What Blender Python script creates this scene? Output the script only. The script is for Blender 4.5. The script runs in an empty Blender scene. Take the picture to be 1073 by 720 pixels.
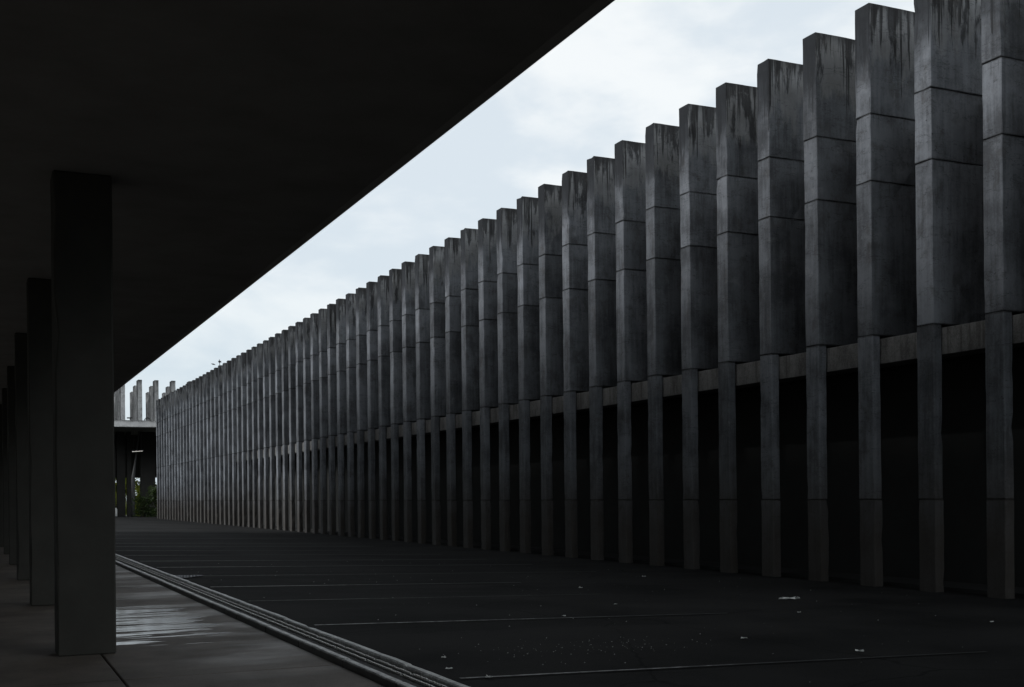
import bpy, bmesh, math, random
from mathutils import Vector, Matrix, noise
R = math.radians
random.seed(7)
scene = bpy.context.scene

# ------------------------------------------------------------------ camera
# metres; the eye is at the origin, +Y runs along the long facade, X = 16.1 is its front plane
YAW, ROLL = 0.4264, 0.0102
cd = bpy.data.cameras.new('camera'); cam = bpy.data.objects.new('camera', cd)
scene.collection.objects.link(cam); scene.camera = cam
cd.sensor_width = 36.0; cd.lens = 1237.1 / 1073 * 36
cd.shift_y = (519.56 - 360) / 1073
cd.clip_start = 0.1; cd.clip_end = 6000
cam.matrix_world = Matrix.Rotation(-YAW, 4, 'Z') @ Matrix.Rotation(R(90), 4, 'X') @ Matrix.Rotation(-ROLL, 4, 'Z')

# ------------------------------------------------------------------ world: overcast sky
SUN_EL, SUN_AZ = R(38), R(271)      # azimuth clockwise from +Y: over the covered building on the left, veiled
w = bpy.data.worlds.new('World'); scene.world = w; w.use_nodes = True
nt = w.node_tree; nt.nodes.clear()
def N(nt, t, **k):
    n = nt.nodes.new(t)
    for a, b in k.items():
        if a.startswith('i_'): n.inputs[a[2:].replace('_', ' ')].default_value = b
        else: setattr(n, a, b)
    return n
def mathn(nt, op, a, b=None, c=None, clamp=False):
    n = nt.nodes.new('ShaderNodeMath'); n.operation = op; n.use_clamp = clamp
    for i, v in enumerate((a, b, c)):
        if v is None: continue
        if hasattr(v, 'links'): nt.links.new(v, n.inputs[i])
        else: n.inputs[i].default_value = v
    return n.outputs[0]
def maprange(nt, v, a, b, c=0., d=1., smooth=True):
    n = nt.nodes.new('ShaderNodeMapRange')
    n.interpolation_type = 'SMOOTHSTEP' if smooth else 'LINEAR'
    nt.links.new(v, n.inputs[0])
    for i, x in zip((1, 2, 3, 4), (a, b, c, d)):
        if hasattr(x, 'links'): nt.links.new(x, n.inputs[i])
        else: n.inputs[i].default_value = x
    return n.outputs[0]
def mixc(nt, f, a, b, mode='MIX'):
    n = nt.nodes.new('ShaderNodeMix'); n.data_type = 'RGBA'; n.blend_type = mode
    for i, v in ((0, f), (6, a), (7, b)):
        if hasattr(v, 'links'): nt.links.new(v, n.inputs[i])
        elif isinstance(v, (int, float)): n.inputs[i].default_value = v
        else: n.inputs[i].default_value = (*v, 1)
    return n.outputs[2]
def noisen(nt, vec, scale, detail=4, rough=.55, dist=0):
    n = nt.nodes.new('ShaderNodeTexNoise')
    n.inputs['Scale'].default_value = scale; n.inputs['Detail'].default_value = detail
    n.inputs['Roughness'].default_value = rough; n.inputs['Distortion'].default_value = dist
    if vec is not None: nt.links.new(vec, n.inputs['Vector'])
    return n.outputs[0]
def mapping(nt, vec, scale=(1, 1, 1), loc=(0, 0, 0), rot=(0, 0, 0)):
    n = nt.nodes.new('ShaderNodeMapping'); nt.links.new(vec, n.inputs[0])
    n.inputs['Scale'].default_value = scale; n.inputs['Location'].default_value = loc
    n.inputs['Rotation'].default_value = rot
    return n.outputs[0]
sky = N(nt, 'ShaderNodeTexSky', sky_type='NISHITA', sun_disc=False)
sky.sun_elevation = SUN_EL; sky.sun_rotation = SUN_AZ
tc = N(nt, 'ShaderNodeTexCoord')
dirv = tc.outputs['Generated']
sepw = N(nt, 'ShaderNodeSeparateXYZ'); nt.links.new(dirv, sepw.inputs[0])
n1 = noisen(nt, mapping(nt, dirv, (2.2, 2.2, 4.5), (.6, 0, 2)), 1.6, 6, .55, .3)
n2 = noisen(nt, mapping(nt, dirv, (3, 3, 7), (3, 1, 0)), 3.0, 6, .5, .25)
cl = maprange(nt, mathn(nt, 'ADD', mathn(nt, 'MULTIPLY', n1, .7), mathn(nt, 'MULTIPLY', n2, .3)), .43, .57)
ccol = mixc(nt, cl, (7.7, 8.5, 9.15), (9.95, 10.3, 10.4))
# bright overcast ahead; the unseen sky overhead and behind dimmed to lower the light
ahead = maprange(nt, mathn(nt, 'ADD', mathn(nt, 'MULTIPLY', sepw.outputs[1], 1.0), mathn(nt, 'MULTIPLY', sepw.outputs[0], .30)), .45, .85)
low = maprange(nt, sepw.outputs[2], .75, .42)
zen = maprange(nt, sepw.outputs[2], .62, .9)           # unseen zenith lifted to light the fin tops
bright = mathn(nt, 'ADD', mathn(nt, 'MULTIPLY', mathn(nt, 'MULTIPLY', ahead, low), .92), .08)
bright = mathn(nt, 'ADD', bright, mathn(nt, 'MULTIPLY', zen, .10))
back = mathn(nt, 'MULTIPLY', maprange(nt, sepw.outputs[1], -.30, -.6), mathn(nt, 'MULTIPLY', maprange(nt, sepw.outputs[2], .16, .30), maprange(nt, sepw.outputs[2], .62, .44)))
bright = mathn(nt, 'ADD', bright, mathn(nt, 'MULTIPLY', back, 2.6))   # unseen bright band behind the camera, added to light the fin sides
hv = N(nt, 'ShaderNodeVectorMath', operation='SCALE')
nt.links.new(ccol, hv.inputs[0]); nt.links.new(bright, hv.inputs['Scale'])
horiz = maprange(nt, sepw.outputs[2], .30, .02)
hc = mixc(nt, mathn(nt, 'MULTIPLY', horiz, .38), hv.outputs[0], (5.6, 7.0, 7.9))
scol = mixc(nt, .9, sky.outputs[0], hc)
bg = N(nt, 'ShaderNodeBackground'); bg.inputs[1].default_value = 0.1
nt.links.new(scol, bg.inputs[0])
wo = N(nt, 'ShaderNodeOutputWorld'); nt.links.new(bg.outputs[0], wo.inputs[0])

# ------------------------------------------------------------------ sun (veiled by cloud)
sl = bpy.data.lights.new('sun', 'SUN'); sl.energy = 3.0; sl.angle = R(17); sl.color = (.95, .975, 1)
so = bpy.data.objects.new('sun', sl); scene.collection.objects.link(so)
sd = Vector((math.sin(SUN_AZ) * math.cos(SUN_EL), math.cos(SUN_AZ) * math.cos(SUN_EL), math.sin(SUN_EL)))
so.rotation_euler = sd.to_track_quat('Z', 'Y').to_euler(); so.location = sd * 60
vs = scene.view_settings
vs.view_transform = 'Standard'; vs.look = 'None'; vs.gamma = 1; vs.exposure = 0.0; vs.use_curve_mapping = False

# ------------------------------------------------------------------ helpers
COL = scene.collection
def tag(o, label=None, cat=None, group=None, kind=None):
    if label: o['label'] = label
    if cat: o['category'] = cat
    if group: o['group'] = group
    if kind: o['kind'] = kind
    return o
def empty(name, loc=(0, 0, 0)):
    o = bpy.data.objects.new(name, None); COL.objects.link(o); o.location = loc; return o
def link(name, bm, mat, parent=None, smooth=False):
    me = bpy.data.meshes.new(name); bm.to_mesh(me); bm.free()
    if mat: me.materials.append(mat)
    if smooth:
        for p in me.polygons: p.use_smooth = True
    o = bpy.data.objects.new(name, me); COL.objects.link(o)
    if parent: o.parent = parent
    return o
def box(bm, x0, x1, y0, y1, z0, z1):
    v = [bm.verts.new((x, y, z)) for x in (x0, x1) for y in (y0, y1) for z in (z0, z1)]
    fs = [(0, 1, 3, 2), (4, 6, 7, 5), (0, 4, 5, 1), (2, 3, 7, 6), (0, 2, 6, 4), (1, 5, 7, 3)]
    return [bm.faces.new([v[i] for i in f]) for f in fs]
def bevelled(bm, off, seg=1):
    bmesh.ops.bevel(bm, geom=list(bm.edges), offset=off, segments=seg, affect='EDGES', profile=.5)
def boxo(name, b, mat, parent=None, bev=0.0):
    bm = bmesh.new(); box(bm, *b)
    if bev: bevelled(bm, bev)
    return link(name, bm, mat, parent)
def rough_block(x0, x1, y0, y1, z0, z1, seed, step=.16, amp=.006, bev=.014):
    """a cast block: gridded box, softened arrises with small chips"""
    bm = bmesh.new(); box(bm, x0, x1, y0, y1, z0, z1)
    for ax, (a, b) in enumerate(((x0, x1), (y0, y1), (z0, z1))):
        n = max(1, int((b - a) / step)) if ax != 2 else max(2, int((b - a) / (step * 1.2)))
        for k in range(1, n):
            co = [0, 0, 0]; co[ax] = a + (b - a) * k / n; no = [0, 0, 0]; no[ax] = 1
            bmesh.ops.bisect_plane(bm, geom=bm.verts[:] + bm.edges[:] + bm.faces[:], plane_co=co, plane_no=no)
    sharp = [e for e in bm.edges if len(e.link_faces) == 2 and e.calc_face_angle(0) > 1]
    bmesh.ops.bevel(bm, geom=sharp, offset=bev, segments=1, affect='EDGES')
    for v in bm.verts:
        p = v.co * 2.3 + Vector((seed * 17.3, seed * 5.1, 0))
        d = noise.noise_vector(p) * amp
        q = noise.noise(v.co * 5 + Vector((seed * 9.7, 0, 3)))
        onedge = sum(abs(c - e) < bev * 1.2 for c, es in zip(v.co, ((x0, x1), (y0, y1), (z0, z1))) for e in es)
        if onedge >= 2 and q > .32:
            c = Vector(((x0 + x1) / 2, (y0 + y1) / 2, v.co.z)); d += (c - v.co).normalized() * (q - .3) * .09
        v.co += d
    return bm
def tube(bm, pts, rad, seg=8):
    rings = []
    for i, p in enumerate(pts):
        p = Vector(p); r = rad[i] if isinstance(rad, (list, tuple)) else rad
        t = (Vector(pts[min(i + 1, len(pts) - 1)]) - Vector(pts[max(i - 1, 0)])).normalized()
        a = t.orthogonal().normalized(); b = t.cross(a)
        rings.append([bm.verts.new(p + (a * math.cos(k * 2 * math.pi / seg) + b * math.sin(k * 2 * math.pi / seg)) * r) for k in range(seg)])
    for i in range(len(rings) - 1):
        for k in range(seg):
            bm.faces.new((rings[i][k], rings[i][(k + 1) % seg], rings[i + 1][(k + 1) % seg], rings[i + 1][k]))
    bm.faces.new(rings[0][::-1]); bm.faces.new(rings[-1])

# ------------------------------------------------------------------ materials
def newmat(name):
    m = bpy.data.materials.new(name); m.use_nodes = True
    nt = m.node_tree; b = nt.nodes['Principled BSDF']
    return m, nt, b
def bump(nt, b, h, strength=.3, dist=.02):
    n = nt.nodes.new('ShaderNodeBump'); n.inputs['Strength'].default_value = strength
    n.inputs['Distance'].default_value = dist
    nt.links.new(h, n.inputs['Height']); nt.links.new(n.outputs[0], b.inputs['Normal'])
def simple(name, col, rough=.7, metal=0, var=.25, scale=6, spec=.3):
    m, nt, b = newmat(name)
    t = nt.nodes.new('ShaderNodeTexCoord')
    n = noisen(nt, t.outputs['Object'], scale, 6, .6)
    c = mixc(nt, n, tuple(c * (1 - var) for c in col), tuple(min(1, c * (1 + var)) for c in col))
    nt.links.new(c, b.inputs['Base Color'])
    b.inputs['Roughness'].default_value = rough; b.inputs['Metallic'].default_value = metal
    b.inputs['Specular IOR Level'].default_value = spec
    bump(nt, b, n, .25, .01)
    return m
ZT, ZJ = 9.653, (7.463, 6.136, 3.092, -.149)
def fin_concrete(name, top, lo=(.078, .081, .087), hi=(.190, .200, .216), joints=ZJ, drip=1.0):
    m, nt, b = newmat(name)
    t = nt.nodes.new('ShaderNodeTexCoord'); oi = nt.nodes.new('ShaderNodeObjectInfo')
    geo = nt.nodes.new('ShaderNodeNewGeometry')
    ob = t.outputs['Object']
    off = N(nt, 'ShaderNodeCombineXYZ')
    nt.links.new(mathn(nt, 'MULTIPLY', oi.outputs['Random'], 91.0), off.inputs[0])
    nt.links.new(mathn(nt, 'MULTIPLY', oi.outputs['Random'], 47.0), off.inputs[1])
    add = N(nt, 'ShaderNodeVectorMath', operation='ADD')
    nt.links.new(ob, add.inputs[0]); nt.links.new(off.outputs[0], add.inputs[1])
    v = add.outputs[0]
    sep = N(nt, 'ShaderNodeSeparateXYZ'); nt.links.new(ob, sep.inputs[0]); z = sep.outputs[2]
    nrm = N(nt, 'ShaderNodeSeparateXYZ'); nt.links.new(t.outputs['Normal'], nrm.inputs[0])
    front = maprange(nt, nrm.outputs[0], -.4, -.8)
    big = noisen(nt, v, 1.1, 5, .6)
    fine = noisen(nt, v, 26, 5, .7)
    vert = noisen(nt, mapping(nt, v, (7, 7, .5)), 1.5, 5, .6)
    f = mathn(nt, 'ADD', mathn(nt, 'MULTIPLY', big, .55), mathn(nt, 'ADD', mathn(nt, 'MULTIPLY', fine, .18), mathn(nt, 'MULTIPLY', vert, .32)))
    f = maprange(nt, f, .38, .63)
    col = mixc(nt, f, lo, hi)
    # block to block tone
    tone = maprange(nt, oi.outputs['Random'], 0, 1, .72, 1.26, False)
    sc = N(nt, 'ShaderNodeVectorMath', operation='SCALE'); nt.links.new(col, sc.inputs[0]); nt.links.new(tone, sc.inputs['Scale']); col = sc.outputs[0]
    # black algae drips running down from the top
    depth = mathn(nt, 'SUBTRACT', top, z)
    dn = noisen(nt, mapping(nt, v, (9, 9, .22)), 1.25, 4, .6)
    L = maprange(nt, dn, .46, .80, .03, 2.6 * drip)
    L = mathn(nt, 'ADD', L, mathn(nt, 'MULTIPLY', front, .35))
    dm = maprange(nt, mathn(nt, 'SUBTRACT', depth, L), .22, -.18)
    wisp = maprange(nt, noisen(nt, mapping(nt, v, (16, 16, .5)), 1.6, 4, .6), .35, .62, .75, 1.)
    dm = mathn(nt, 'MULTIPLY', dm, wisp)
    col = mixc(nt, mathn(nt, 'MULTIPLY', dm, .93), col, (.018, .017, .017))
    # broad dark blotches hanging from the top edge
    bn = noisen(nt, mapping(nt, v, (2.6, 2.6, .5)), 1.5, 6, .65)
    Lb = maprange(nt, bn, .42, .72, -.1, 1.7 * drip)
    bm_ = maprange(nt, mathn(nt, 'SUBTRACT', depth, Lb), .45, -.35)
    col = mixc(nt, mathn(nt, 'MULTIPLY', bm_, .8), col, (.03, .029, .029))
    # rusty and pale mottling
    mo = maprange(nt, noisen(nt, v, 3.1, 6, .7), .55, .72)
    col = mixc(nt, mathn(nt, 'MULTIPLY', mo, .22), col, (.34, .35, .36))
    mo2 = maprange(nt, noisen(nt, mapping(nt, v, (1.4, 1.4, 1), (5, 3, 8)), 1.9, 6, .7), .53, .66)
    col = mixc(nt, mathn(nt, 'MULTIPLY', mo2, .45), col, (.07, .066, .062))
    # sky glow painted onto the pale fin-side tops between the drips, ragged lower edge
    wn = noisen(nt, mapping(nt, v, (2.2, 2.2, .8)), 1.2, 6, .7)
    sky_glow = mathn(nt, 'MULTIPLY', maprange(nt, mathn(nt, 'ADD', depth, mathn(nt, 'MULTIPLY', mathn(nt, 'SUBTRACT', wn, .5), 3.4)), 1.5, .9), mathn(nt, 'SUBTRACT', 1, front))
    sky_glow = mathn(nt, 'MULTIPLY', sky_glow, mathn(nt, 'SUBTRACT', 1, mathn(nt, 'MAXIMUM', dm, bm_)))
    col = mixc(nt, mathn(nt, 'MULTIPLY', sky_glow, .34), col, (.36, .355, .34))
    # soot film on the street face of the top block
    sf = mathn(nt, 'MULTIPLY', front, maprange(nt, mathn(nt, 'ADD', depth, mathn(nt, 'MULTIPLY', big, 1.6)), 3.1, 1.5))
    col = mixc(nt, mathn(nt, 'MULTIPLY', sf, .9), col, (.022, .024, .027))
    # leached joints
    jm = None
    wob = mathn(nt, 'MULTIPLY', mathn(nt, 'SUBTRACT', noisen(nt, v, 4, 3), .5), .09)
    for j in joints:
        a = mathn(nt, 'ABSOLUTE', mathn(nt, 'SUBTRACT', mathn(nt, 'ADD', z, mathn(nt, 'MULTIPLY', wob, .4)), j))
        k = mathn(nt, 'MULTIPLY', maprange(nt, a, .04, .008), maprange(nt, fine, .3, .6, .45, 1.0))
        jm = k if jm is None else mathn(nt, 'MAXIMUM', jm, k)
        # stain running below each joint
        b2 = mathn(nt, 'SUBTRACT', j, z)
        run = mathn(nt, 'MULTIPLY', maprange(nt, b2, .55, .0), maprange(nt, b2, -.01, .01))
        run = mathn(nt, 'MULTIPLY', run, maprange(nt, vert, .5, .66))
        jm = mathn(nt, 'MAXIMUM', jm, mathn(nt, 'MULTIPLY', run, .55))
    col = mixc(nt, mathn(nt, 'MULTIPLY', jm, .85), col, (.02, .019, .018))
    # air holes and pocks
    vo = nt.nodes.new('ShaderNodeTexVoronoi'); vo.inputs['Scale'].default_value = 5.5
    vo.inputs['Randomness'].default_value = 1
    nt.links.new(mapping(nt, v, (1, 1, .8)), vo.inputs['Vector'])
    hole = maprange(nt, vo.outputs['Distance'], .095, .05)
    hole = mathn(nt, 'MULTIPLY', hole, maprange(nt, noisen(nt, v, 2.2, 2), .48, .6))
    col = mixc(nt, mathn(nt, 'MULTIPLY', hole, .8), col, (.025, .023, .022))
    # hairline cracks
    cr = noisen(nt, mapping(nt, v, (.5, .5, 2.4)), 1.0, 6, .6)
    crk = maprange(nt, mathn(nt, 'ABSOLUTE', mathn(nt, 'SUBTRACT', cr, .5)), .006, .001)
    col = mixc(nt, mathn(nt, 'MULTIPLY', crk, .5), col, (.03, .03, .03))
    # brownish stain at the base, and the lower posts' fade into shade painted in
    lowm = maprange(nt, z, 1.7, -1.2)
    col = mixc(nt, mathn(nt, 'MULTIPLY', lowm, .85), col, (.050, .042, .034))
    nt.links.new(col, b.inputs['Base Color'])
    b.inputs['Roughness'].default_value = .85; b.inputs['Specular IOR Level'].default_value = .25
    h = mathn(nt, 'ADD', mathn(nt, 'MULTIPLY', fine, .4), mathn(nt, 'ADD', mathn(nt, 'MULTIPLY', vert, .5), mathn(nt, 'MULTIPLY', hole, -1.4)))
    bump(nt, b, h, .5, .012)
    return m
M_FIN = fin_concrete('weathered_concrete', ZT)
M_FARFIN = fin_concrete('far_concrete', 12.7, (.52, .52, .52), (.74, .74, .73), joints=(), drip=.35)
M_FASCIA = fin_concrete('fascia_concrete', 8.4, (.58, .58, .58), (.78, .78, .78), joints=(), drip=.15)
def beam_mat():
    m, nt, b = newmat('beam_concrete')
    t = nt.nodes.new('ShaderNodeTexCoord'); v = t.outputs['Object']
    n = noisen(nt, mapping(nt, v, (1, 1.6, .8)), 1.3, 7, .7); n2 = noisen(nt, v, 32, 4, .75); n3 = noisen(nt, mapping(nt, v, (1, 5, .3)), 1.6, 5, .6)
    f = maprange(nt, mathn(nt, 'ADD', mathn(nt, 'MULTIPLY', n, .6), mathn(nt, 'MULTIPLY', n2, .4)), .36, .64)
    col = mixc(nt, f, (.075, .072, .068), (.21, .205, .197))
    col = mixc(nt, mathn(nt, 'MULTIPLY', maprange(nt, n3, .52, .68), .6), col, (.04, .034, .028))
    nt.links.new(col, b.inputs['Base Color']); b.inputs['Roughness'].default_value = .88
    bump(nt, b, n2, .5, .01)
    return m
M_BEAM = beam_mat()
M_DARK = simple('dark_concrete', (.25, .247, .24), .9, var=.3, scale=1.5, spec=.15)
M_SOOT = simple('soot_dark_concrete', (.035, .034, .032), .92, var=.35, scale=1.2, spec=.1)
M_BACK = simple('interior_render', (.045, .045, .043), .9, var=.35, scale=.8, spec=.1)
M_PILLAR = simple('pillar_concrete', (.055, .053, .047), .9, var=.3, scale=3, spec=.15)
M_STEEL = simple('rail_steel', (.60, .59, .56), .35, .4, var=.3, scale=30)
M_IRON = simple('grate_iron', (.035, .034, .033), .55, .5, var=.3, scale=20)
M_KERB = simple('kerb_concrete', (.36, .36, .35), .45, var=.45, scale=5, spec=.5)
M_PAPER = simple('paper', (.62, .62, .60), .8, var=.1)
M_BARK = simple('bark', (.06, .045, .03), .9)
M_BIRD = simple('feathers', (.03, .03, .033), .7)
M_METALDK = simple('dark_metal', (.05, .05, .05), .5, .6)
M_WHITE = simple('white_paint', (.75, .75, .73), .6, var=.1)

def kerb_mat():
    m, nt, b = newmat('kerb_concrete')
    t = nt.nodes.new('ShaderNodeTexCoord'); v = t.outputs['Object']
    n = noisen(nt, v, 5, 6, .65); n2 = noisen(nt, v, 40, 4, .7)
    f = maprange(nt, mathn(nt, 'ADD', mathn(nt, 'MULTIPLY', n, .6), mathn(nt, 'MULTIPLY', n2, .4)), .36, .62)
    col = mixc(nt, f, (.24, .238, .23), (.62, .62, .60))
    sz = N(nt, 'ShaderNodeSeparateXYZ'); nt.links.new(v, sz.inputs[0])
    side_shade = maprange(nt, mathn(nt, 'ADD', sz.outputs[2], mathn(nt, 'MULTIPLY', mathn(nt, 'SUBTRACT', n, .5), .02)), -1.436, -1.456)
    east = maprange(nt, sz.outputs[0], 3.2, 3.3, 1, 0)
    col = mixc(nt, mathn(nt, 'MULTIPLY', mathn(nt, 'MULTIPLY', side_shade, east), .92), col, (.035, .031, .026))   # shade of the kerb's walkway face painted dark below its top
    nt.links.new(col, b.inputs['Base Color']); b.inputs['Roughness'].default_value = .45
    bump(nt, b, n2, .4, .006)
    return m
M_KERB = kerb_mat()
def asphalt():
    m, nt, b = newmat('wet_asphalt')
    t = nt.nodes.new('ShaderNodeTexCoord'); v = t.outputs['Object']
    n1 = noisen(nt, v, .35, 5, .6); n2 = noisen(nt, v, 60, 4, .7)
    f = maprange(nt, mathn(nt, 'ADD', mathn(nt, 'MULTIPLY', n1, .6), mathn(nt, 'MULTIPLY', n2, .4)), .35, .65)
    col = mixc(nt, f, (.008, .008, .008), (.025, .0248, .024))
    vo = nt.nodes.new('ShaderNodeTexVoronoi'); vo.feature = 'DISTANCE_TO_EDGE'; vo.inputs['Scale'].default_value = .32
    nz = nt.nodes.new('ShaderNodeTexNoise'); nz.inputs['Scale'].default_value = 1.1; nz.inputs['Detail'].default_value = 5; nt.links.new(v, nz.inputs['Vector'])
    mv = nt.nodes.new('ShaderNodeMix'); mv.data_type = 'VECTOR'; mv.inputs[0].default_value = .35
    nt.links.new(v, mv.inputs[4]); nt.links.new(nz.outputs['Color'], mv.inputs[5]); nt.links.new(mv.outputs[1], vo.inputs['Vector'])
    ck = maprange(nt, vo.outputs['Distance'], .006, .001)
    col = mixc(nt, mathn(nt, 'MULTIPLY', ck, .7), col, (.004, .004, .004))
    pat = maprange(nt, noisen(nt, mapping(nt, v, (.25, .6, 1), (9, 2, 0)), .8, 3), .50, .56)
    col = mixc(nt, mathn(nt, 'MULTIPLY', pat, .35), col, (.03, .029, .028))
    nt.links.new(col, b.inputs['Base Color'])
    b.inputs['Roughness'].default_value = .85; b.inputs['Specular IOR Level'].default_value = .06
    bump(nt, b, n2, .5, .01)
    return m
def walkway_mat():
    m, nt, b = newmat('wet_walkway_concrete')
    t = nt.nodes.new('ShaderNodeTexCoord'); v = t.outputs['Object']
    fine = noisen(nt, v, 38, 6, .85); big = noisen(nt, v, 1.3, 6, .6)
    f = maprange(nt, mathn(nt, 'ADD', mathn(nt, 'MULTIPLY', big, .45), mathn(nt, 'MULTIPLY', fine, .55)), .38, .62)
    col = mixc(nt, f, (.075, .060, .048), (.18, .152, .128))
    # films of water lying in strips across the slabs, thicker beside the drain
    wv = noisen(nt, mapping(nt, v, (.38, 3.4, 1), (4.3, .4, 0)), 1.5, 5, .6, .5)
    sep = N(nt, 'ShaderNodeSeparateXYZ'); nt.links.new(v, sep.inputs[0])
    zone = mathn(nt, 'MULTIPLY', maprange(nt, sep.outputs[1], 11.8, 13.6), maprange(nt, sep.outputs[1], 19, 16.0))
    zone = mathn(nt, 'MULTIPLY', zone, mathn(nt, 'MULTIPLY', maprange(nt, sep.outputs[0], 2.95, 2.3), maprange(nt, sep.outputs[0], .6, 1.2)))
    wet = maprange(nt, mathn(nt, 'ADD', wv, mathn(nt, 'MULTIPLY', mathn(nt, 'SUBTRACT', zone, .78), .34)), .50, .53)
    damp = maprange(nt, noisen(nt, mapping(nt, v, (.5, 1.3, 1), (1, 7, 0)), .9, 5, .6), .38, .62)
    damp = mathn(nt, 'MULTIPLY', damp, mathn(nt, 'MULTIPLY', maprange(nt, sep.outputs[0], 1.2, 2.5), maprange(nt, sep.outputs[1], 8.5, 11)))
    col = mixc(nt, mathn(nt, 'MULTIPLY', wet, .6), col, (.03, .028, .026))
    nt.links.new(col, b.inputs['Base Color'])
    r = mathn(nt, 'SUBTRACT', .68, mathn(nt, 'MULTIPLY', damp, .27))
    r = mathn(nt, 'ADD', r, mathn(nt, 'MULTIPLY', mathn(nt, 'SUBTRACT', fine, .5), .5))
    mx = nt.nodes.new('ShaderNodeMix'); mx.data_type = 'FLOAT'
    nt.links.new(wet, mx.inputs[0]); nt.links.new(r, mx.inputs[2]); mx.inputs[3].default_value = .105
    nt.links.new(mx.outputs[0], b.inputs['Roughness'])
    nt.links.new(maprange(nt, wet, 0, 1, .5, .85, False), b.inputs['Specular IOR Level'])
    bs = nt.nodes.new('ShaderNodeBump'); bs.inputs['Distance'].default_value = .010
    nt.links.new(maprange(nt, wet, 0, 1, .9, .04, False), bs.inputs['Strength'])
    nt.links.new(fine, bs.inputs['Height']); nt.links.new(bs.outputs[0], b.inputs['Normal'])
    return m
def paint_mat():
    m, nt, b = newmat('worn_line_paint')
    t = nt.nodes.new('ShaderNodeTexCoord'); v = t.outputs['Object']
    n = noisen(nt, v, 9, 6, .7); n2 = noisen(nt, v, .5, 3)
    sx = N(nt, 'ShaderNodeSeparateXYZ'); nt.links.new(v, sx.inputs[0])
    wear = maprange(nt, sx.outputs[0], 4.5, 9.6, .0, .45, False)   # worn away where cars turn
    f = maprange(nt, mathn(nt, 'SUBTRACT', mathn(nt, 'ADD', n, mathn(nt, 'MULTIPLY', n2, .5)), wear), .5, .85)
    nt.links.new(mixc(nt, f, (.014, .014, .014), (.30, .30, .29)), b.inputs['Base Color'])
    b.inputs['Roughness'].default_value = .6
    return m
M_ASPH, M_WALK, M_PAINT = asphalt(), walkway_mat(), paint_mat()
def leaf_mat(name, c0, c1):
    m, nt, b = newmat(name)
    g = nt.nodes.new('ShaderNodeNewGeometry')
    nt.links.new(mixc(nt, g.outputs['Random Per Island'], c0, c1), b.inputs['Base Color'])
    b.inputs['Roughness'].default_value = .6
    b.inputs['Transmission Weight'].default_value = 0
    tr = nt.nodes.new('ShaderNodeBsdfTranslucent'); tr.inputs[0].default_value = (*[x * 1.6 for x in c1], 1)
    mx = nt.nodes.new('ShaderNodeMixShader'); mx.inputs[0].default_value = .4
    out = nt.nodes['Material Output']
    nt.links.new(b.outputs[0], mx.inputs[1]); nt.links.new(tr.outputs[0], mx.inputs[2]); nt.links.new(mx.outputs[0], out.inputs[0])
    return m
M_LEAF = leaf_mat('leaves', (.08, .12, .012), (.20, .23, .02))
M_LEAFD = leaf_mat('dark_leaves', (.03, .05, .012), (.05, .08, .02))

# ------------------------------------------------------------------ ground, road, walkway
ROADK, ROADF = -1.53, -1.86          # the car park falls gently towards the long facade
def roadz(x): return ROADK + (ROADF - ROADK) * (x - 3.5) / 12.6
bm = bmesh.new()
q = [bm.verts.new(p) for p in ((-3000, -3000, -2.1), (3000, -3000, -2.1), (3000, 3000, -2.1), (-3000, 3000, -2.1))]
bm.faces.new(q); tag(link('ground', bm, simple('ground_earth', (.05, .052, .04), .95, var=.4, scale=.2)), kind='structure')
bm = bmesh.new()
nx, ny = 12, 60
g = [[bm.verts.new((3.5 + (24 - 3.5) * i / nx, -14 + 150 * j / ny, roadz(min(3.5 + 20.5 * i / nx, 18)) + .004 * noise.noise(Vector((i * .9, j * .7, 0))))) for j in range(ny + 1)] for i in range(nx + 1)]
for i in range(nx):
    for j in range(ny): bm.faces.new((g[i][j], g[i + 1][j], g[i + 1][j + 1], g[i][j + 1]))
tag(link('road', bm, M_ASPH), kind='structure')
def strip(name, x0, x1, y0, y1, mat, dz=.012, kind='structure', skew=0):
    bm = bmesh.new(); n = 24
    a = []
    for i in range(n + 1):
        x = x0 + (x1 - x0) * i / n; s = skew * (x - x0)
        wv = .006 * noise.noise(Vector((x * 1.7, y0, 0)))
        a.append((bm.verts.new((x, y0 + s + wv, roadz(x) + dz)), bm.verts.new((x, y1 + s + wv * .6, roadz(x) + dz))))
    for i in range(n): bm.faces.new((a[i][0], a[i + 1][0], a[i + 1][1], a[i][1]))
    return tag(link(name, bm, mat), kind=kind)
for y, wd in ((9.19, .05), (13.86, .07), (17.6, .03), (20.76, .09), (23.99, .05), (27.4, .10), (30.4, .09), (33.8, .08), (37.2, .08), (40.6, .08), (44, .08), (50, .08), (56, .08)):
    strip('road_marking', 3.68, 9.6 if y < 22 else 13, y - wd / 2, y + wd / 2, M_PAINT)
# walkway: three cast bays with open joints between them
bays_x = [(-9, 1.09), (1.105, 2.945)]
bays_y = [-14, -6, .5, 6.2, 10.3, 14.55, 18.8, 23.1, 27.4, 31.7, 36, 40.3, 44.6, 48.9, 53.2, 57.5, 62]
bm = bmesh.new()
for (xa, xb) in bays_x:
    for ya, yb in zip(bays_y[:-1], bays_y[1:]):
        b2 = bmesh.new(); box(b2, xa, xb, ya + .006, yb - .006, -2.05, -1.5); bevelled(b2, .008)
        me = bpy.data.meshes.new('t'); b2.to_mesh(me); b2.free(); bm.from_mesh(me); bpy.data.meshes.remove(me)
tag(link('pavement', bm, M_WALK), kind='structure')
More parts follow.
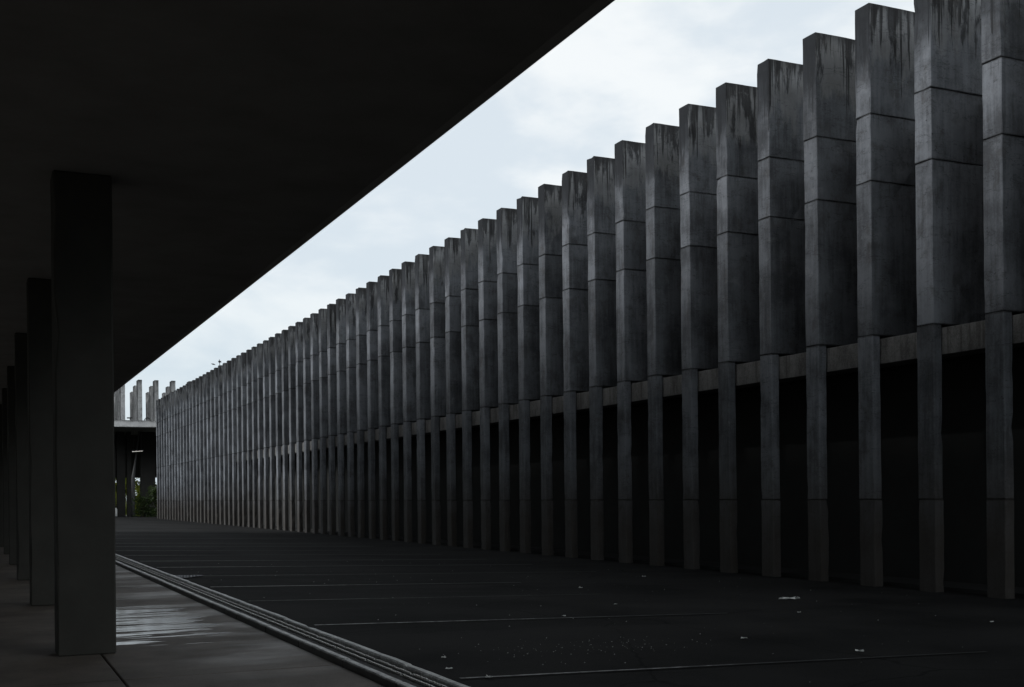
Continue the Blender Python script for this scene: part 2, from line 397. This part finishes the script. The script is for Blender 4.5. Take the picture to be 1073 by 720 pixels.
# kerbs of the drain: inner kerb in stones, outer lip
def kerb(name, x0, x1, zt, seglen):
    bm = bmesh.new(); y = 1.0; k = 0
    while y < 62:
        y2 = y + seglen * (.9 + .2 * random.random())
        blk = rough_block(x0, x1, y + .012, y2 - .012, -2.0, zt + random.uniform(-.004, .004), k + 3, .2, .005, .012)
        me = bpy.data.meshes.new('t'); blk.to_mesh(me); blk.free(); bm.from_mesh(me); bpy.data.meshes.remove(me)
        y = y2; k += 1
    return tag(link(name, bm, M_KERB), kind='structure')
kerb('kerb', 2.955, 3.03, -1.435, 1.6)
kerb('kerb', 3.415, 3.49, -1.475, 2.4)
boxo('drain_channel', (3.04, 3.41, 1, 62, -2.0, -1.72), M_SOOT); tag(bpy.data.objects['drain_channel'], kind='structure')
# iron gratings laid in the channel
def grating_bm(seed):
    rnd = random.Random(seed)
    bm = bmesh.new(); L = .99
    for x in (3.052, 3.10, 3.18, 3.315, 3.395): box(bm, x - .008, x + .008, 0, L, -1.56, -1.515)
    n = 22
    for k in range(n):
        y = .02 + (L - .04) * k / (n - 1)
        box(bm, 3.046, 3.402, y - .007, y + .007, -1.553, -1.519 )
    return bm
def rail_bm(x, seed):
    rnd = random.Random(seed); bm = bmesh.new()
    n = 16; pts = []
    for k in range(n):
        y = .02 + .95 * k / n
        h = rnd.uniform(-.002, .004)
        box(bm, x - .006, x + .006, y, y + .95 / n * .66, -1.5135, -1.496 + h)
    box(bm, x - .004, x + .004, .01, .98, -1.5145, -1.506)
    return bm
g0 = link('drain_grating', grating_bm(1), M_IRON)
rails = [link('rail', rail_bm(3.27, 2), M_STEEL, g0), link('rail', rail_bm(3.36, 3), M_STEEL, g0)]
GL = 'black iron drain grating with two bright rails, one of the run along the walkway kerb'
tag(g0, GL, 'drain grating', 'gratings of the drain beside the walkway')
for k in range(44):
    y = 1.5 + k
    if k == 0: g0.location.y = y; continue
    o = g0.copy(); COL.objects.link(o); o.location.y = y
    for r_ in rails:
        c = r_.copy(); COL.objects.link(c); c.parent = o

# ------------------------------------------------------------------ the long facade
D, P, Y0, T = 16.1, 1.623, 14.97, .425
NB, NE = -2, 64
bld = empty('concrete_building', (D, Y0, -1.86))
tag(bld, 'long concrete building faced with tall vertical fins across the car park', 'building')
def child(o, parent=bld):
    o.parent = parent; o.matrix_parent_inverse = parent.matrix_world.inverted() if parent.type == 'EMPTY' else Matrix(); return o
bpy.context.view_layer.update()
YA, YB = Y0 + P * NB - .6, Y0 + P * NE + T
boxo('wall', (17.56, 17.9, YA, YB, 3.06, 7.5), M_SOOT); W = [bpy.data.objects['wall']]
W.append(boxo('beam', (D + .225, D + .75, YA, YB, 2.53, 3.03), M_BEAM, bev=.01))
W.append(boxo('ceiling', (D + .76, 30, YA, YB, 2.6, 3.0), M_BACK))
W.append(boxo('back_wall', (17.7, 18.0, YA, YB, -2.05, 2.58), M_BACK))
W.append(boxo('end_wall', (17.95, 30, YB - .5, YB - .05, -2.05, 9.0), M_DARK))
W.append(boxo('roof', (17.92, 30, YA, YB - .55, 6.9, 7.15), M_DARK))
for o in W: child(o)
# fin blocks: (name, depth, z0, z1)
BL = [('shaft', 1.44, ZJ[2], ZJ[1]), ('cap_block', 1.45, ZJ[0], ZT), ('upper_block', 1.44, ZJ[1], ZJ[0]),
      ('lower_post', .21, ZJ[3], ZJ[2]), ('base_block', .22, -1.95, ZJ[3])]
variants = []
for s in range(5):
    row = []
    for bi, (nm, dp, z0, z1) in enumerate(BL):
        gsp = .002
        wid = .012 * (bi == 3) 
        bmx = rough_block(0, dp, -wid * 0, T, z0 + gsp, z1 - gsp, s * 7 + bi, .2, .009, .014)
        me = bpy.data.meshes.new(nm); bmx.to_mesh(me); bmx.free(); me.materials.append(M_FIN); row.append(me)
    variants.append(row)
inv = bld.matrix_world.inverted()
for n in range(NB, NE + 1):
    row = variants[(n * 3 + (n // 5)) % 5]
    fin = bpy.data.objects.new('fin', row[0]); COL.objects.link(fin); fin.parent = bld; fin.matrix_parent_inverse = inv
    fin.location = (D + random.uniform(-.008, .008), Y0 + P * n + random.uniform(-.008, .008), 0)
    for bi in range(1, 5):
        o = bpy.data.objects.new(BL[bi][0], row[bi]); COL.objects.link(o); o.parent = fin
        o.location = (random.uniform(-.006, .006), random.uniform(-.006, .006), 0)

# ------------------------------------------------------------------ the building we stand under
near = empty('covered_building', (1, 12, -1.5))
tag(near, 'black shadowed building overhead on square pillars with a straight slab edge over the walkway', 'building')
bpy.context.view_layer.update()
def slab():
    bm = bmesh.new(); n = 90
    prof = [(-9, 3.17), (3.66, 3.17), (3.72, 3.15), (3.75, 3.16), (3.75, 3.95), (-9, 3.95)]
    rings = []
    for k in range(n + 1):
        y = -16 + 78 * k / n
        r = []
        for i, (x, z) in enumerate(prof):
            e = .012 * noise.noise(Vector((y * .9, 3, 0))) + .006 * noise.noise(Vector((y * 4, 8, 0))) if i in (2, 3) else 0
            r.append(bm.verts.new((x + e, y, z + e * .7)))
        rings.append(r)
    m = len(prof)
    for a, b in zip(rings[:-1], rings[1:]):
        for i in range(m): bm.faces.new((a[i], a[(i + 1) % m], b[(i + 1) % m], b[i]))
    bm.faces.new(rings[0][::-1]); bm.faces.new(rings[-1])
    return bm
NW = [link('slab', slab(), M_DARK)]
NW.append(boxo('unseen_upper_wall', (2.9, 3.3, -16, 62, 3.96, 14.8), M_DARK))  # unseen upper storey, made tall to shade the facade opposite
NW.append(boxo('roof', (-9, 3.6, -16, 62, 14.8, 15.2), M_DARK))  # roof of the unseen upper storey
NW.append(boxo('unseen_upper_wall', (-9.4, -9.02, -16, 62, 3.0, 14.8), M_DARK))
NW.append(boxo('unseen_parapet', (-9.4, -9.02, -16, 62, -2.05, .1), M_DARK))  # unseen left side kept open for fill light; this low wall trims it
for k in range(12):
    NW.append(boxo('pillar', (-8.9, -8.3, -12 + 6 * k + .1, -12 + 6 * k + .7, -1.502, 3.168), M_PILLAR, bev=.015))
NW.append(boxo('end_wall', (-9, .5, 61.4, 61.9, -1.5, 3.16), M_SOOT))
NW.append(boxo('added_floor_slab', (D + .5, 23.98, YA, YB, -2.05, -1.80), M_BACK)); W.append(boxo('back_wall', (-9, 3.6, -9, -8.6, -1.5, 3.16), M_DARK))  # floor added to bounce light inside; unseen back wall added to block low light
for o in NW: child(o, near)
for k in range(8):
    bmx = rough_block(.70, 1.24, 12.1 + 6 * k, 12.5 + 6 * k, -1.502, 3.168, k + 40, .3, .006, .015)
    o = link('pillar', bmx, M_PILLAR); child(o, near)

# ------------------------------------------------------------------ far building closing the car park
YF = 130.0
far = empty('far_building', (18, YF, -2))
tag(far, 'raised concrete building at the far end with pale fascia and stepped blades on its roof', 'building')
bpy.context.view_layer.update()
bm = bmesh.new(); pr = [(YF - .45, 7.65), (YF - .45, 7.70), (YF + .05, 8.39), (YF + .5, 8.39), (YF + .5, 7.65)]
e0 = [bm.verts.new((11.5, y, z)) for y, z in pr]; e1 = [bm.verts.new((44, y, z)) for y, z in pr]
bm.faces.new(e0); bm.faces.new(e1[::-1])
for i in range(5): bm.faces.new((e0[i], e1[i], e1[(i + 1) % 5], e0[(i + 1) % 5]))
bmesh.ops.recalc_face_normals(bm, faces=bm.faces[:])
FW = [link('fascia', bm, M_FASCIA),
      boxo('deck', (11.5, 44, YF + .52, YF + 24, 7.72, 8.3), M_DARK),
      boxo('wall', (8, 44, YF + 17, YF + 17.4, 2.62, 7.70), M_SOOT),
      boxo('side_wall', (8, 8.4, YF, YF + 16.9, -2.05, 7.7), M_SOOT)]
# columns (screen x of their edges back-projected at Y = 140)
S = 140 / 120
for xa, xb in ((12.4, 14.39), (14.58, 15.45), (15.68, 16.12), (17.16, 18.76)):
    FW.append(boxo('column', (xa, xb, 140, 140.8, -2.05, 7.71), M_SOOT))
bm = bmesh.new()
pts = [(16.18, 139, -2.05), (16.18, 139, 1.0), (16.2, 139, 2.4), (16.42, 139, 4.0), (16.68, 139, 5.9), (16.92, 139, 7.7)]
tube(bm, pts, [.21, .21, .20, .12, .08, .09], 12)
FW.append(link('flared_column', bm, simple('column_concrete', (.075, .075, .075), .9), smooth=True))
cl_x = [14.43, 16.17, 17.86, 19.62, 21.42, 23.1, 12.7]
for cx in cl_x:
    for j, (dy, top, dx) in enumerate(((0, 12.7, 0), (2.9, 12.35, -.02), (5.6, 11.9, -.04))):
        bmx = rough_block(cx - .42 + dx, cx + dx, YF + .1 + dy, YF + 1.5 + dy, 8.37, top, j + int(cx), .4, .01, .02)
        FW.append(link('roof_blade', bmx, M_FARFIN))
for o in FW: child(o, far)
# rooftop fittings seen between the blades
t = empty('rooftop_lamp', (14.98, YF + .6, 8.3)); tag(t, 'flat dark lamp head on a short post between the two leftmost roof blades', 'lamp')
boxo('lamp_head', (-.32, .22, -.15, .15, .30, .42), M_METALDK, t, .02); bm = bmesh.new(); tube(bm, [(0, 0, 0), (0, 0, .3)], .04); link('post', bm, M_METALDK, t)
t = empty('vent_pipe', (16.75, YF + .6, 8.3)); tag(t, 'dark arched vent pipe low on the far roof beside the second tall blade', 'vent pipe')
bm = bmesh.new(); tube(bm, [(-.28, 0, -.0), (-.28, 0, .22), (-.15, 0, .38), (.05, 0, .40), (.22, 0, .30), (.3, 0, .12)], .06); link('pipe', bm, M_METALDK, t, True)
boxo('base', (-.4, -.16, -.12, .12, -.02, .08), M_METALDK, t, .01)
# fluorescent tube under the far building
t = empty('tube_lamp', (16.1, 134, 5.25)); tag(t, 'lit fluorescent tube lamp hanging in the dark under the far building', 'lamp')
m, nt_, b_ = newmat('tube_glow'); b_.inputs['Emission Color'].default_value = (1, .93, .85, 1); b_.inputs['Emission Strength'].default_value = .35
bm = bmesh.new(); tube(bm, [(-.55, 0, -.03), (.55, 0, .05)], .035); link('tube', bm, m, t)
boxo('housing', (-.6, .6, -.06, .06, .09, .15), M_METALDK, t, .01)
bm = bmesh.new(); tube(bm, [(-.4, 0, .15), (-.4, 0, 2.4)], .012); tube(bm, [(.4, 0, .15), (.4, 0, 2.4)], .012); link('hanger', bm, M_METALDK, t)
t = empty('bollard', (14.2, 138, -2.0)); tag(t, 'small white bollard in the narrow gap at the left of the far building', 'bollard')
bm = bmesh.new(); tube(bm, [(0, 0, 0), (0, 0, .95), (0, 0, 1.05)], [.16, .16, .08], 12); link('post', bm, M_WHITE, t, True)
boxo('cap', (-.1, .1, -.1, .1, 1.05, 1.1), M_WHITE, t, .01)

# ------------------------------------------------------------------ shrubs and trees beyond the far building
def bush(name, loc, rx, h, n, mat, label, cat, seed, group=None):
    rnd = random.Random(seed)
    t = empty(name, loc); tag(t, label, cat, group)
    bm = bmesh.new()
    tips = []
    tube(bm, [(0, 0, 0), (.1, 0, h * .25), (0, .05, h * .5)], [.14, .10, .05], 7)
    for k in range(7):
        a = rnd.uniform(0, 6.28); e = (rx * .7 * math.cos(a), rx * .7 * math.sin(a), h * rnd.uniform(.5, .92))
        tube(bm, [(0, 0, h * .15), (e[0] * .4, e[1] * .4, e[2] * .6), e], [.06, .04, .015], 5); tips.append(Vector(e))
    link('trunk', bm, M_BARK, t)
    bm = bmesh.new()
    clumps = [(tp, rnd.uniform(.3, .6)) for tp in tips] + [(Vector((rnd.uniform(-rx, rx) * .7, rnd.uniform(-rx, rx) * .7, h * rnd.uniform(.06, .95))), rnd.uniform(.25, .6)) for _ in range(26)]
    for k in range(n):
        c, r = rnd.choice(clumps)
        p = c + Vector((rnd.gauss(0, 1), rnd.gauss(0, 1), rnd.gauss(0, .8))) * r * .6
        if p.z < .1: continue
        s = rnd.uniform(.07, .15); a = Vector((rnd.uniform(-1, 1), rnd.uniform(-1, 1), rnd.uniform(-1, 1))).normalized()
        b = a.orthogonal().normalized(); c2 = a.cross(b)
        bm.faces.new([bm.verts.new(p + b * s), bm.verts.new(p + c2 * s * .5), bm.verts.new(p - b * s), bm.verts.new(p - c2 * s * .5)])
    link('foliage', bm, mat, t)
bush('tree', (18.2, 152, -2.1), 2.0, 5.4, 7000, M_LEAF, 'sunlit yellow green tree seen through the widest opening under the far building', 'tree', 1)
bush('tree', (15.9, 153, -2.1), 1.6, 5.6, 6000, M_LEAF, 'yellow green tree behind the leftmost narrow slit of the far building', 'tree', 2)
bush('tree', (17.0, 157, -2.1), 1.4, 5.3, 5000, M_LEAF, 'yellow green tree behind the second narrow slit of the far building', 'tree', 3)
bush('tree', (21.2, 152, -2.1), 1.8, 5.0, 5000, M_LEAF, 'yellow green tree at the foot of the far end of the finned facade', 'tree', 4)
bush('bush', (17.9, 131, -1.95), 1.2, 3.3, 5000, M_LEAFD, 'dark leafy bush at the foot of the wide far column beside the last fins', 'bush', 5)
bush('bush', (16.3, 131.5, -1.95), .9, 2.2, 1300, M_LEAFD, 'low dark bush left of the leafy one under the far building', 'bush', 6)

# ------------------------------------------------------------------ birds over the roof line
def bird(loc, label, pitch, yaw, spread):
    t = empty('bird', loc); tag(t, label, 'bird', 'birds over the roof line')
    bm = bmesh.new()
    tube(bm, [(0, -.2, 0), (0, -.1, .01), (0, .04, .012), (0, .13, .02), (0, .17, .035), (0, .21, .03), (0, .25, .022)], [.012, .035, .052, .04, .028, .03, .004], 10)
    bm.faces.new([bm.verts.new(p) for p in ((-.02, -.18, 0), (.02, -.18, 0), (.045, -.30, 0), (-.045, -.30, 0))])
    for s in (-1, 1):
        z = spread
        top = [(s * .03, .09, .03), (s * .11, .10, .03 + z * .6), (s * .17, -.06, .03 + z), (s * .10, -.05, .02 + z * .55), (s * .03, -.09, .02)]
        vt = [bm.verts.new(p) for p in top]; vb = [bm.verts.new((p[0], p[1], p[2] - .012)) for p in top]
        bm.faces.new(vt); bm.faces.new(vb[::-1])
        for i in range(5): bm.faces.new((vt[i], vb[i], vb[(i + 1) % 5], vt[(i + 1) % 5]))
    o = link('body', bm, M_BIRD, t, False)
    t.rotation_euler = (pitch, 0, yaw); t.scale = (.8, .8, .8)
bird((17.05, 93.8, 10.52), 'lower left of the two small dark birds, just above the roof line', .2, R(60), .06)
bird((17.05, 91.3, 10.45), 'upper right of the two small dark birds, rising with wings held close', R(78), R(10), .05)

# ------------------------------------------------------------------ litter and grit on the asphalt
LIT = [((12.11, 15.73), .16, 'long torn white paper scrap lying near the foot of the nearer fins'),
       ((13.09, 21.98), .07, 'small white scrap farthest out on the asphalt before the fins'),
       ((10.0, 19.05), .05, 'tiny white scrap in the middle of the dark car park'),
       ((8.78, 15.59), .045, 'tiny scrap just beyond the long painted line'),
       ((7.86, 11.03), .055, 'white scrap between the two nearest painted lines, left of the square one'),
       ((8.31, 9.63), .06, 'bright square white scrap beside the nearest painted line'),
       ((4.04, 10.5), .035, 'small pale scrap lying close to the drain lip'),
       ((3.80, 9.75), .05, 'flat pale scrap touching the outer drain lip'),
       ((3.92, 9.14), .055, 'bright crumpled scrap where the nearest painted line meets the drain'),
       ((7.14, 14.08), .04, 'crumpled scrap lying on the long painted line'),
       ((10.68, 13.65), .04, 'faint scrap below the long torn paper'),
       ((12.34, 11.71), .04, 'lone faint scrap at the far right of the asphalt')]
for i, ((x, y), s, lab) in enumerate(LIT):
    rnd = random.Random(i); bm = bmesh.new()
    el = 2.2 if i == 0 else 1.2; nn = 5
    gv = [[bm.verts.new(((a / nn - .5) * s * el + rnd.gauss(0, s * .08), (b / nn - .5) * s * .8 + rnd.gauss(0, s * .08), .012 + abs(rnd.gauss(0, s * .17)))) for b in range(nn + 1)] for a in range(nn + 1)]
    for a in range(nn):
        for b in range(nn):
            if i == 0 and rnd.random() < .25: continue
            bm.faces.new((gv[a][b], gv[a + 1][b], gv[a + 1][b + 1], gv[a][b + 1]))
    o = link('litter_scrap', bm, M_PAPER); o.location = (x, y, roadz(x)); o.rotation_euler.z = rnd.uniform(-.6, .2) - YAW
    tag(o, lab, 'litter', 'paper scraps on the car park')
bm = bmesh.new(); rnd = random.Random(5)
def grit(x, y, s):
    z = roadz(x) + s * .4
    vs_ = [bm.verts.new((x + rnd.uniform(-s, s) * .3 + dx * s, y + dy * s, z + dz * s)) for dx, dy, dz in ((1, 0, 0), (-1, 0, 0), (0, 1, 0), (0, -1, 0), (0, 0, .8), (0, 0, -.6))]
    for a, b in ((0, 2), (2, 1), (1, 3), (3, 0)):
        bm.faces.new((vs_[a], vs_[b], vs_[4])); bm.faces.new((vs_[b], vs_[a], vs_[5]))
for k in range(120):
    grit(rnd.gauss(5.9, .75), rnd.gauss(10.9, .45), rnd.choice((.003, .004, .005, .008)))
for k in range(160):
    grit(rnd.uniform(4, 15), rnd.uniform(8, 30), rnd.choice((.004, .006, .01)))
tag(link('gravel', bm, simple('pale_grit', (.30, .30, .29), .6)), 'pale grit scattered thinly over the dark asphalt', 'gravel', kind='stuff')
# a shallow puddle against the drain lip
bm = bmesh.new(); c = Vector((3.66, 23.9, 0)); vs_ = []
for k in range(18):
    a = k / 18 * 6.283; r = 1 + .25 * math.sin(3 * a + 1)
    x = c.x + .30 * r * math.cos(a) + .1; y = c.y + .42 * r * math.sin(a)
    vs_.append(bm.verts.new((max(3.5, x), y, roadz(3.7) + .016)))
bm.faces.new(vs_)
m, nt_, b_ = newmat('puddle_water'); b_.inputs['Base Color'].default_value = (.02, .02, .02, 1); b_.inputs['Roughness'].default_value = .05
tag(link('puddle', bm, m), kind='structure')
